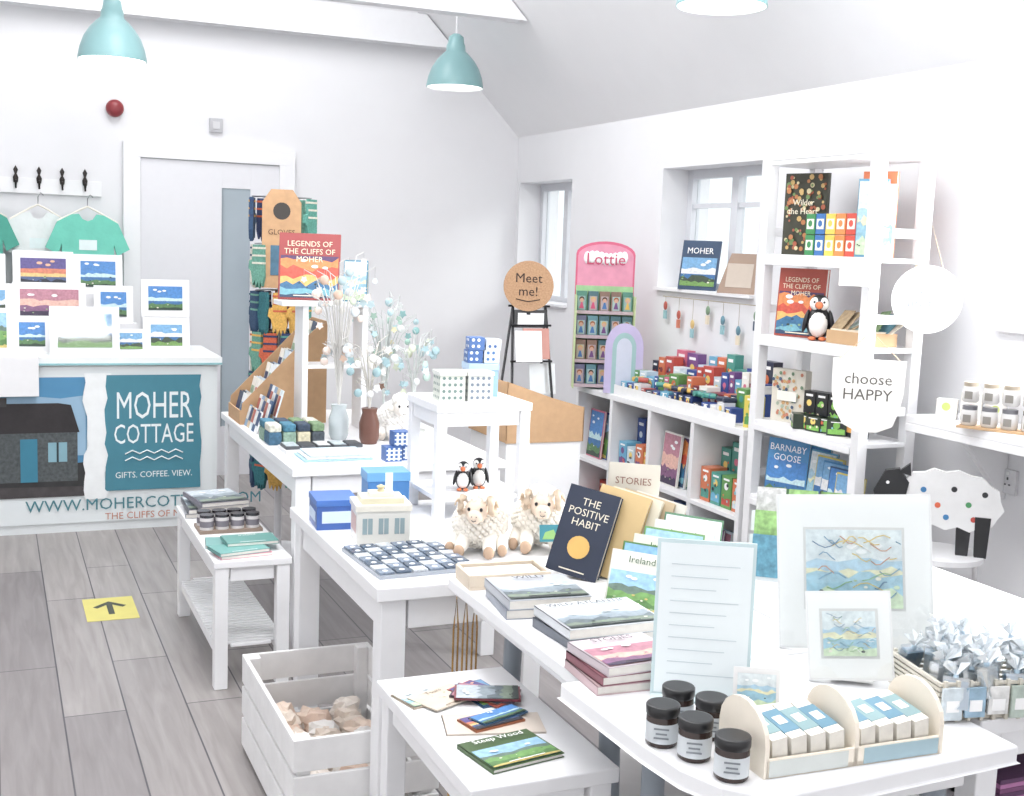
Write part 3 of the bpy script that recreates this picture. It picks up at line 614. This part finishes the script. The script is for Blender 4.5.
# ------------------------------------------------------------ tall shelf
b=B('tall_display_shelf'); X0,X1,Y0,Y1=2.96,3.23,3.54,4.25; p=.045
for x in (X0,X1-p):
    for y in (Y0,Y1-p): b.box(x,x+p,y,y+p,0,1.985,WHITE)
LV=[.13,.53,.85,1.21,1.545,1.925]
for z in LV: b.box(X0+.004,X1-.004,Y0+.004,Y1-.004,z-.018,z,WHITE)
for z in LV[1:-1]: b.box(X0-.004,X0+.012,Y0+p,Y1-p,z-.045,z-.018,WHITE)
b.box(X0+.002,X0+.014,Y0+p,Y1-p,1.925,1.98,WHITE); b.box(X0+p,X1-p,Y0+.001,Y0+.015,1.925,1.98,WHITE); b.box(X0+p,X1-p,Y1-.015,Y1-.001,1.925,1.98,WHITE)
for z in (.2,.6,.95,1.3,1.62): b.box(X0+p,X1-p,Y0+.01,Y0+.025,z,z+.035,WHITE); b.box(X0+p,X1-p,Y1-.025,Y1-.01,z,z+.035,WHITE)
b.done(.003)
b=B('folk_art_book',3.06,4.08,1.546,-70); b.cb(0,0,0,.2,.02,.33,m('#3a3a2a',.4))
for k in range(110): b.disc(random.uniform(-.09,.09),-.0112-.0001*k,random.uniform(.015,.315),random.uniform(.005,.012),m(random.choice(['#b9743a','#c9a45a','#a8502f','#6a8a4a','#d0c090']),.5),1,7)
b.text('Wilder\nthe Heart',.035,m('#f4ead0'),0,.2,-.024); b.done()
b=B('tea_box_row',3.03,3.83,1.546,-90)
for r,zz in enumerate((0,.083)):
    for k,c in enumerate(['#2f8f4f','#2f72b8','#e9c72f','#e9872f','#d8452f']):
        b.cb(-.13+k*.062,0,zz,.057,.07,.08,m(c,.35)); b.box(-.13+k*.062-.022,-.13+k*.062+.022,-.0362,-.0352,zz+.02,zz+.06,m('#f4efdc')); b.disc(-.13+k*.062,-.0368,zz+.042,.013,m(c,.4))
b.done(.001)
b=B('upright_book_pair',3.07,3.65,1.546,-60); book(b,-.0,0.0,0,.13,.32,.02,'#e8763a',kind=None); book(b,-.01,-.04,0,.11,.29,.02,'#5f9fc0',rz=8,kind='sea'); book(b,.04,-.07,0,.09,.27,.015,'#d4dce0',rz=4,kind='sea'); b.done()
b=B('illustrated_hardback_book',3.04,4.05,1.211,-68); book(b,0,0,0,.22,.28,.02,'#b8452f',lean=4,title='LEGENDS OF\nTHE CLIFFS OF\nMOHER',kind='legend',ts=.027,tc='#f4e6c8'); b.done()
puffin(3.02,3.90,1.211,-40,1.35)
b=B('wooden_card_tray',3.06,3.70,1.211,-90); b.box(-.12,.10,-.06,.1,0,.05,m('#c8a070')); b.box(-.11,.09,-.05,.09,.05,.055,m('#e8ddc8'))
for k in range(9):
    b.M=T(-.09+.022*k,-.04+.012*k,.05)@RX(-45+random.uniform(-25,15))@RZ(random.uniform(-15,15)); b.box(-.035,.035,-.002,0,0,.10,m(random.choice(['#c2dfd8','#4f8090','#6f8e5a','#d8ccb8','#a9906a','#d86a3a']),.5,.5,60)); b.M=Matrix.Identity(4)
b.done()
b=B('patterned_stationery_box',3.06,4.10,.851,-75); b.cb(0,0,0,.17,.04,.22,m('#dcd6c6'))
for k in range(60): b.disc(random.uniform(-.075,.075),-.0205-.0001*k,random.uniform(.015,.205),.008,m(random.choice(['#c97a5a','#d0a060','#6a8a6a','#3f5a7a','#a9b8a0']),.5),1,7)
b.box(-.05,.05,-.028,-.027,.09,.13,m('#f4f0e4')); b.done()
b=B('jigsaw_puzzle_boxes',3.06,3.86,.851,-80)
for k in range(5): product(b,-.1+.05*k,-.05+.012*(k%2),0,.075,.05,.06,'#2a3a2a','#7ac043',rz=20*k-40)
for k in range(4): product(b,-.09+.065*k,.02,0,.06,.05,.15,'#22262a','#8ad04a')
product(b,.17,-.02,0,.1,.05,.18,'#2c2c34','#e8a03a',rz=-15); b.done()
b=B('barnacle_goose_picture_book',3.03,4.06,.531,-70); book(b,0,0,0,.2,.25,.012,'#3f8fc8',lean=5,title='BARNABY\nGOOSE',kind='blue',ts=.04); b.done()
b=B('picture_book_row',3.06,3.80,.531,-85)
for k in range(6): book(b,-.15+.06*k,.04-.02*k,0,.15,.24-.012*k,.01,random.choice(['#2f7fb8','#d8c84a','#4fa0c8','#1f4a7a']),lean=6,kind=random.choice(['blue','sea','cliff','sunset']))
b.done()
b=B('gift_set_row',3.06,3.89,.131,-90)
for k in range(7): product(b,-.26+.086*k,0,0,.078,.09,random.uniform(.15,.28),random.choice(['#d8e2e6','#8fc0a8','#3f7f9c','#d8d0b8']),random.choice(pal))
b.done()
b=B('round_hanging_sign',3.16,3.46,1.40,-38); b.M=RX(90); b.cyl(0,0,-.004,.125,.008,m('#e9e9ea',.5),36); b.M=Matrix.Identity(4)
b.text('not a\nhostile',.05,m('#8a8f96'),0,.02,-.0068); b.tube([(-.05,0,.11),(0,0,.27),(.05,0,.11)],.0015,m('#b9a07a'),4); b.done()
b=B('hanging_bucket_sign',2.91,3.45,.94,-38); b.prism([(-.125,.12),(-.115,.06),(-.08,.0),(-.03,-.025),(.04,-.025),(.095,.0),(.115,.06),(.125,.12),(.128,.24),(-.128,.24)],-.004,.004,m('#ebe8e2',.5))
b.text('choose\nHAPPY',.058,m('#5a5550'),0,.15,-.0048); b.tube([(-.11,0,.235),(0,0,.34),(.11,0,.235)],.0015,m('#b9a07a'),4); b.done()
b=B('small_white_box_sign',2.90,3.53,1.44,-38); b.box(-.07,.07,-.02,.005,0,.1,m('#dddbd6',.5)); b.box(-.055,.055,-.0208,-.02,.015,.085,m('#ccc8c0')); b.done(.002)

b=B('window_sill_prints',3.37,5.38,1.346,-60)
b.M=RX(-10); b.box(-.11,.11,0,.008,0,.26,m('#2f4a6a')); art(b,'cliff',.2,.02,.17,-.002); b.text('MOHER',.045,m('#ffffff'),0,.19,-.008); b.M=Matrix.Identity(4); b.done()
b=B('wooden_block_sign',3.37,5.02,1.346,-60); b.M=RX(-12); b.prism([(-.1,0),(.1,0),(.1,.2),(-.05,.2)],0,.02,m('#a58a76')); b.box(-.06,.08,-.002,0,.03,.15,m('#c8b8a8')); b.M=Matrix.Identity(4); b.done(.002)
b=B('hanging_charm_garland',3.335,5.2,1.30,-90)
b.tube([(-.45,0,.0),(.45,0,0)],.002,m('#b0a080'),5)
for k in range(7):
    x=-.42+.14*k; L=.03+.04*(k%3); c=random.choice(['#b8503f','#5f8fa0','#d9b96c','#7a9a7a']); b.tube([(x,0,.0),(x,0,-L)],.0012,m('#b0a080'),4)
    b.ell(x,0,-L-.02,.018,.007,.024,m(c,.5),10,8); b.box(x-.014,x+.014,-.004,.004,-L-.09,-L-.045,m(random.choice(['#e8dcc0','#8fc0c8','#3a4f6a','#d87a5a']),.5))
b.done()

b=B('wall_shelf'); b.box(3.07,3.355,1.9,3.42,.95,.98,WHITE); b.box(3.07,3.085,1.9,3.42,.92,.95,WHITE)
for y in (2.3,3.2): b.prism([(3.345,.70),(3.355,.70),(3.355,.95),(3.12,.95)],y,y+.025,WHITE)
b.done(.003)
b=B('candle_jar_row',3.15,2.96,.981,-60)
b.box(-.2,.2,-.04,.04,0,.008,m('#c8a070'))
for r in range(2):
    for k in range(6):
        x=-.17+k*.066; b.lathe(x,0,.008+r*.08,[(.022,0),(.028,.006),(.028,.048),(.023,.056)],m('#d6d4d2',.2),20); b.cyl(x,0,.062+r*.08,.025,.014,m('#a99c88' if r else '#6e6e74',.3),20); b.box(x-.013,x+.013,-.0295,-.0275,.02+r*.08,.046+r*.08,m('#8a857e'))
b.done()
b=B('framed_word_sign',3.28,2.84,.981,-60); b.box(-.12,.12,0,.015,.175,.34,m('#7d7d82')); b.box(-.11,.11,-.002,0,.185,.33,m('#e8e8e8')); b.text('Happy\nThings',.05,m('#6a6a70'),0,.27,-.003); b.box(-.1,.1,.002,.013,0,.175,m('#d9b98f')); b.done()
b=B('soap_gift_boxes',3.2,3.24,.981,-52)
for k in range(3): b.cb(-.08+.08*k,.02*k,0,.07,.05,.07+.03*k,m('#dad6d0')); b.disc(-.08+.08*k,.02*k-.0258,.045,.015,m('#b8c85a' if k!=1 else '#e0b0b0'))
b.done(.002)

b=B('round_wire_stool',3.03,3.16,0); b.cyl(0,0,.515,.15,.018,WHITE,32)
for k in range(4):
    a=rad(45+90*k); b.tube([(.12*math.cos(a),.12*math.sin(a),.515),(.15*math.cos(a),.15*math.sin(a),.0)],.008,WHITE,8)
b.tube([(.135*math.cos(rad(t)),.135*math.sin(rad(t)),.25) for t in range(0,361,20)],.006,WHITE,6); b.done()
b=B('sheep_cutout_display',3.03,3.14,.533,-42)
body=[(-.17,.17),(-.185,.20),(-.165,.235),(-.14,.25),(-.12,.275),(-.08,.28),(-.05,.295),(-.01,.285),(.03,.295),(.07,.28),(.11,.275),(.135,.25),(.165,.235),(.17,.20),(.185,.17),(.165,.14),(.15,.11),(.11,.105),(.08,.085),(.04,.10),(.0,.085),(-.04,.10),(-.08,.09),(-.11,.115),(-.15,.13)]
b.prism(body,-.012,.012,m('#e6e6e6',.5))
for x in (-.13,-.075,.06,.12): b.prism([(x-.025,.14),(x+.025,.14),(x+.019,0),(x-.019,0)],-.014+(.004 if x in(-.075,.06) else 0),.01,BLACK)
b.prism([(-.245,.2),(-.21,.275),(-.165,.285),(-.13,.24),(-.14,.18),(-.2,.155),(-.235,.165)],-.018,.014,BLACK); b.prism([(-.165,.275),(-.13,.305),(-.125,.265)],-.018,.01,BLACK); b.disc(-.20,-.0185,.235,.006,m('#f4f4f4'))
for k in range(7): b.disc([-.08,-.03,.02,.07,.12,.0,.09][k],-.0128,[.22,.17,.23,.18,.22,.13,.13][k],.010,m(['#2f7fb8','#e8622f','#2a2a2e','#3f9a5a','#2a2a2e','#2f7fb8','#c8402f'][k],.4),1,12)
b.done(.001)

# ------------------------------------------------------------ long table items
b=B('pale_wooden_tray',1.10,2.535,.75,-4); pw=m('#e2d2bc',.6,.1,30); b.box(-.10,.10,-.055,.055,0,.008,pw)
for s_ in (-1,1): b.box(-.10,.10,s_*.052-.004,s_*.052+.004,.008,.035,pw); b.box(s_*.097-.004,s_*.097+.004,-.048,.048,.008,.035,pw)
for k in range(3): b.box(-.085,.085,-.04,.04,.009+.007*k,.015+.007*k,m(['#eee6da','#d9cdbd','#f2eee6'][k]))
b.done(.001)
b=B('standing_paperback_books',1.295,2.50,.755,-42); book(b,-.03,0,0,.13,.215,.025,'#1d2a44',lean=20,ry=10,title='THE\nPOSITIVE\nHABIT',ts=.026,tc='#e8e2cc'); b.M=T(-.03,0,0)@RX(-20)@RY(10); b.disc(.0,-.0145,.07,.028,m('#e0b04a')); b.M=Matrix.Identity(4)
for k,c in enumerate(['#d9b87a','#e6dcc4','#c9b08a','#e4e0d6']): book(b,.03+.026*k,.035+.026*k,0,.13,.215-.008*k,.02,c,lean=20,ry=12)
b.done()
b=B('upright_magazine',1.46,2.575,.75,-38); book(b,0,0.0,0,.13,.26,.006,'#d8d2c4',lean=6,kind='sea',title='STORIES',ts=.025,tc='#8a5a4a'); b.done()
b=B('travel_guide_stack',1.32,2.27,.75,-30)
for k,c in enumerate(['#dcdcd2','#3f7a2f','#cfd6c4','#5f9a4a','#d6d6ce','#4a7f5a']):
    book(b,-.01+.022*k,-.06+.032*k,0,.14,.14+.012*k,.016,c,lean=35,ry=6,kind=['field','cliff','sea'][k%3],title='Ireland' if k%2==0 else None,tc='#2f5a2f')
b.done()
b=B('hardback_book_stack',1.10,2.34,.75)
for i,c in enumerate(['#8d94a2','#b9bec6']): book(b,0,0,i*.022,.19,.18,.021,c,rz=-8+i*3,flat=True,kind='grey' if i else None,title='WILD' if i else None,tc='#2a2a30',ts=.03)
b.done()
b=B('hardback_book_stack',1.145,2.13,.75)
for i,c in enumerate(['#5d6470','#cfd4d8']): book(b,0,0,i*.022,.22,.17,.021,c,rz=4-i*4,flat=True,kind='grey' if i else None,title='WILD ATLANTIC' if i else None,tc='#22303c',ts=.025)
b.done()
b=B('hardback_book_stack',1.065,1.885,.75)
for i,c in enumerate(['#c8a9ad','#8d4f5c','#cfc2c8']): book(b,.004*i,0,i*.018,.165,.15,.017,c,rz=-3+i*3,flat=True,kind='rose' if i==2 else None,title='STONES' if i==2 else None,tc='#3a3038',ts=.025)
b.done()
b=B('acrylic_sign_holder',1.15,1.75,.75,-30); b.M=RX(-3); b.box(-.087,.087,-.003,.003,.0,.285,m('#c5dadd',.12,.02)); b.box(-.081,.081,-.0042,-.0034,.007,.278,m('#e4ecee',.3,.02))
for k in range(10): b.box(-.06,.06-.02*(k%3),-.0050,-.0043,.24-.022*k,.2415-.022*k,m('#c2ced3'))
b.M=Matrix.Identity(4); b.box(-.087,.087,-.03,.03,0,.004,m('#dcebee',.12)); b.done()
def mprint(name,x,y,z,w,h,rz,ry,kind,lean=12):
    b=B(name,x,y,z,rz); b.M=RY(ry)@RX(-lean); r=.19*w
    b.box(-w/2,w/2,-.004,.004,0,h,m('#e0e0e0',.4,.02)); b.box(-w/2+.004,w/2-.004,-.0046,-.004,.004,h-.004,m('#ececeb',.4,.02)); b.box(-w/2+r-.005,w/2-r+.005,-.0052,-.0046,h*.27-.005,h*.77+.005,m('#d0d0ce')); y0=art(b,kind,w-2*r,h*.27,h*.77,-.0056)
    for k in range(26):
        a=random.uniform(-.3,.3)*w; q=h*random.uniform(.32,.72); L=random.uniform(.02,.06)*w/.3
        pts=[(a+L*t/4,y0-.0006-.0001*k,q+.008*w/.3*math.sin(t*1.1+k)) for t in range(5)]
        pts=[pp for pp in pts if abs(pp[0])<w/2-r]
        if len(pts)>1: b.tube(pts,.0012*w/.3,m(random.choice(['#e8c84a','#5a9ac0','#7ab06a','#d08a5a','#ffffff','#3f78a8'])),3)
    b.box(-w/2+.003,w/2-.003,-.0175,-.0170,.003,h-.003,CLEAR); b.M=Matrix.Identity(4); b.box(-.04,.04,.006,.06,-.004,.0,m('#f4f4f3')); b.done()
mprint('matted_art_print',1.575,1.845,.764,.30,.31,-38,-5,'sea'); mprint('small_matted_art_print',1.46,1.715,.760,.155,.165,-36,-6,'sea',16)
LID=m('#17171a',.3)
def jar(x,y):
    b=B('candle_jar',x,y,.75); b.lathe(0,0,0,[(.024,0),(.0265,.003),(.0265,.048),(.024,.052)],m('#33201a',.15,.1),28); b.lathe(0,0,.008,[(.0269,0),(.0269,.032)],m('#d0d6da',.5),28,cap=False)
    b.lathe(0,0,.050,[(.0265,0),(.0278,.002),(.0278,.015),(.0265,.017),(.023,.017)],LID,28)
    for dz,w in ((.032,.012),(.024,.009),(.017,.012)):
        b.M=RZ(-33); b.box(-w,w,-.0278,-.0267,dz,dz+.0025,m('#7c838a')); b.M=Matrix.Identity(4)
    b.done()
for x,y in ((.985,1.60),(1.05,1.66),(1.078,1.60),(1.006,1.535),(1.022,1.455)): jar(x,y)
# soap tray
b=B('soap_display_tray',1.235,1.49,.75,-2); w,d=.165,.066
arch=[(-d,0),(d,0),(d,.05)]+[(d*math.cos(rad(a)),.05+.055*math.sin(rad(a))) for a in range(20,180,20)]+[(-d,.05)]
for x in (-w,w,0.0):
    b.M=T(x,0,0)@RZ(90); b.prism(arch,-.004,.004,CREAM); b.M=Matrix.Identity(4)
b.box(-w,w,-d,d,0,.008,CREAM); b.box(-w,w,-d,-d+.006,0,.03,CREAM); b.box(-w,w,d-.006,d,0,.06,CREAM)
for g,x0 in enumerate((-.152,.012)):
    for k in range(4):
        x=x0+.020+.035*k; b.M=T(x,-.002,.012)@RY(-9)@RX(6)
        b.box(-.0138,.0138,-.052,.05,0,.053,m('#e4dfd4',.6,.15,60)); b.box(-.0145,.0145,-.034,.032,-.0005,.0538,m('#5f92aa' if (k+g)%2 else '#86a8ac',.5)); b.box(-.008,.008,-.012,.012,.0538,.0545,m('#f4f4f2')); b.M=Matrix.Identity(4)
b.box(.015,.16,-d-.001,-d,.002,.028,m('#9fbcc6')); b.box(-.16,-.015,-d-.001,-d,.002,.028,m('#cfd4d0')); b.done(.0015)
b=B('photo_card',1.195,1.64,.75,-28); b.M=RX(-12); b.box(-.04,.04,0,.002,0,.085,m('#e8e8e8')); art(b,'sea',.066,.02,.075,-.0015); b.M=Matrix.Identity(4); b.box(-.03,.03,.0,.03,0,.002,WHITE); b.done()
# basket of gift bags
b=B('gift_bag_basket',1.635,1.58,.751,-12); wk=m('#d0cabc',.7); W2=.13
for k in range(7):
    for s_ in (-1,1): b.box(-W2,W2,s_*.082-.003,s_*.082+.003,.008+k*.009,.0135+k*.009,wk); b.box(s_*(W2-.003)-.003,s_*(W2-.003)+.003,-.078,.078,.008+k*.009,.0135+k*.009,wk)
for k in range(11): b.cb(-.12+.024*k,-.086,0,.006,.006,.072,wk); b.cb(-.12+.024*k,.086,0,.006,.006,.072,wk)
b.box(-W2,W2,-.08,.08,0,.006,wk)
CEL=pane_mat('cellophane',[.93,.96,.98],.35)
for k in range(34):
    x=random.uniform(-.125,.125); y=random.uniform(-.085,.08); z=random.uniform(.045,.085); a=random.uniform(-40,40)
    b.M=T(x,y,z)@RZ(a)@RX(random.uniform(-25,25)); s=.022
    b.box(-s+.002,s-.002,-.009,.009,-.03,.018,m(random.choice(['#c2d2dc','#e4eaee','#9fb8ca','#ecedec','#7f9cb4','#dfe4e0']),.35,.4,60)); b.box(-s,s,-.011,.011,-.031,.024,CEL)
    for q in range(6):
        t=q*60+random.uniform(-15,15); R=random.uniform(.02,.032); b.add([(0,0,.026),(R*math.cos(rad(t)),R*math.sin(rad(t)),.042),(R*math.cos(rad(t+35)),R*math.sin(rad(t+35)),.052),(.3*R*math.cos(rad(t+18)),.3*R*math.sin(rad(t+18)),.05)],[(0,1,2,3)],m('#eef3f6',.2) if q%2 else CEL)
    b.tube([(0,0,.022),(0,0,.028)],.005,m('#a9c4d6',.3),6)
b.M=Matrix.Identity(4)
for k in range(6):
    x=-.11+.044*k; b.box(x-.019,x+.019,-.096,-.0905,.005+.004*(k%3),.062,m(['#c9d5dc','#8fb0c6','#dcdcda','#b0bfb4','#7f9fba','#c5d2da'][k],.3,.4,60)); b.box(x-.012,x+.012,-.0975,-.096,.02,.04,m('#f2f2f2'))
b.done()
b=B('purple_napkin_stack',1.78,1.62,.55)
for k in range(6): b.box(-.10,.06,-.07,.07,k*.009,k*.009+.008,m(['#7a3f70','#b06aa0','#5a2f5a'][k%3]))
b.done()
b=B('greeting_card_spinner_rack',1.82,2.30,.75,-38); b.box(-.16,.16,-.06,.06,0,.01,WHITE)
for r in range(3):
    b.M=T(0,-.04+.045*r,.01+.05*r)@RX(-14); b.box(-.16,.16,-.002,.002,0,.05,m('#e8eef0'))
    for k in range(4): b.box(-.15+.077*k,-.08+.077*k,-.006,-.003,.008,.11,m(random.choice(['#6fa04a','#cfd8c0','#4f90a8','#e2dfd4','#8fbf6a']),.5,.8,70))
    b.M=Matrix.Identity(4)
b.done()
# small front table leaflets
b=B('open_brochures',.83,2.31,.58,15); book(b,0,0,0,.11,.09,.004,'#c3b39d',flat=True,kind='sea'); book(b,.03,-.03,.004,.13,.09,.003,'#d8ccb8',rz=10,flat=True,title='Tours',ts=.018,tc='#8a6a4a'); b.done()
b=B('leaflet_fan',.955,2.29,.58)
for k,(c,r) in enumerate([('#2f5f8a',-30),('#c8583f',-10),('#5a4a5a',15),('#8f3f4a',28)]): book(b,.0,-.01*k,.004*k,.08,.14,.004,c,rz=r+40,flat=True,kind=['cliff','sunset','rose','grey'][k])
b.done()
b=B('folded_map_leaflets',.915,2.13,.58); book(b,0,0,0,.2,.10,.004,'#d8cabc',rz=-14,flat=True); book(b,-.0,.01,.004,.12,.07,.004,'#b8683a',rz=12,flat=True,kind='sunset'); book(b,.02,.02,.008,.12,.05,.004,'#3f6f94',rz=20,flat=True,kind='blue'); b.done()
b=B('landscape_cover_book',.895,1.995,.58); book(b,0,0,0,.16,.13,.009,'#3f5f2a',rz=10,flat=True,kind='field',title='Steep Wood',ts=.022); b.done()
b=B('brass_hoop_stand',1.06,2.665,0); br=m('#c99a4a',.25,.05,metal=.9)
for k in range(3):
    x=-.03+.025*k; b.tube([(x,0,0),(x,0,.6),(x+.006,0,.68),(x+.012,0,.6),(x+.012,0,0)],.0025,br,6)
b.tube([(-.04,0,.004),(.05,0,.004)],.004,br,6); b.done()
b=B('storage_box',1.35,2.25,0); b.box(-.15,.15,-.2,.2,0,.3,m('#e2e0e0')); b.box(-.155,.155,-.205,.205,.3,.33,m('#d6d4d4')); b.done(.004)

b=B('floor_arrow_sticker',.428,5.02,0,0); b.box(-.10,.10,-.155,.155,.0002,.0015,m('#cfc458',.5,.1,8))
b.add([(x,y,.002) for x,y in [(-.012,-.08),(.012,-.08),(.012,.05),(.05,.01),(.066,.03),(0,.10),(-.066,.03),(-.05,.01),(-.012,.05)]],[list(range(9))],m('#3f4438')); b.done()

# ------------------------------------------------------------ light & camera
w=bpy.data.worlds.new('World'); bpy.context.scene.world=w; w.use_nodes=True; bg=w.node_tree.nodes['Background']
bg.inputs[0].default_value=(.965,.975,1,1); bg.inputs[1].default_value=1.35
def area(name,loc,rot,sx,sy,e,col=(1,1,1)):
    l=bpy.data.lights.new(name,'AREA'); l.shape='RECTANGLE'; l.size=sx; l.size_y=sy; l.energy=e; l.color=col
    o=bpy.data.objects.new(name,l); o.location=loc; o.rotation_euler=[rad(a) for a in rot]; COL.objects.link(o)
area('added_fill_far',(1.0,5.2,4.1),(0,0,0),1.6,3.0,130); area('added_fill_near',(1.4,2.0,3.9),(0,0,0),1.6,2.6,62)  # added fill lights under the ridge, no fixtures there; they brighten the room
area('added_ceiling_fill',(.2,1.2,2.6),(180-35,0,0),1.6,1.0,58)  # added fill aimed upward to brighten the ceiling, not a fitted lamp
area('daylight_window',(3.5,2.73,1.62),(0,90,0),.6,1.1,80,(.97,.99,1))
s=bpy.data.lights.new('sun','SUN'); s.energy=3; s.angle=rad(25); s.color=(1,.98,.95); so=bpy.data.objects.new('sun',s); so.rotation_euler=(rad(0),rad(62),rad(-20)); COL.objects.link(so)
cam=bpy.data.objects.new('camera',bpy.data.cameras.new('camera')); COL.objects.link(cam)
cam.location=(0,0,1.54); cam.rotation_euler=(rad(82.76),rad(-2.13),rad(-23.31)); cam.data.lens=1200*36/1024; cam.data.clip_start=.05
bpy.context.scene.camera=cam
sc=bpy.context.scene; sc.view_settings.view_transform='Standard'; sc.view_settings.look='None'; sc.view_settings.exposure=0
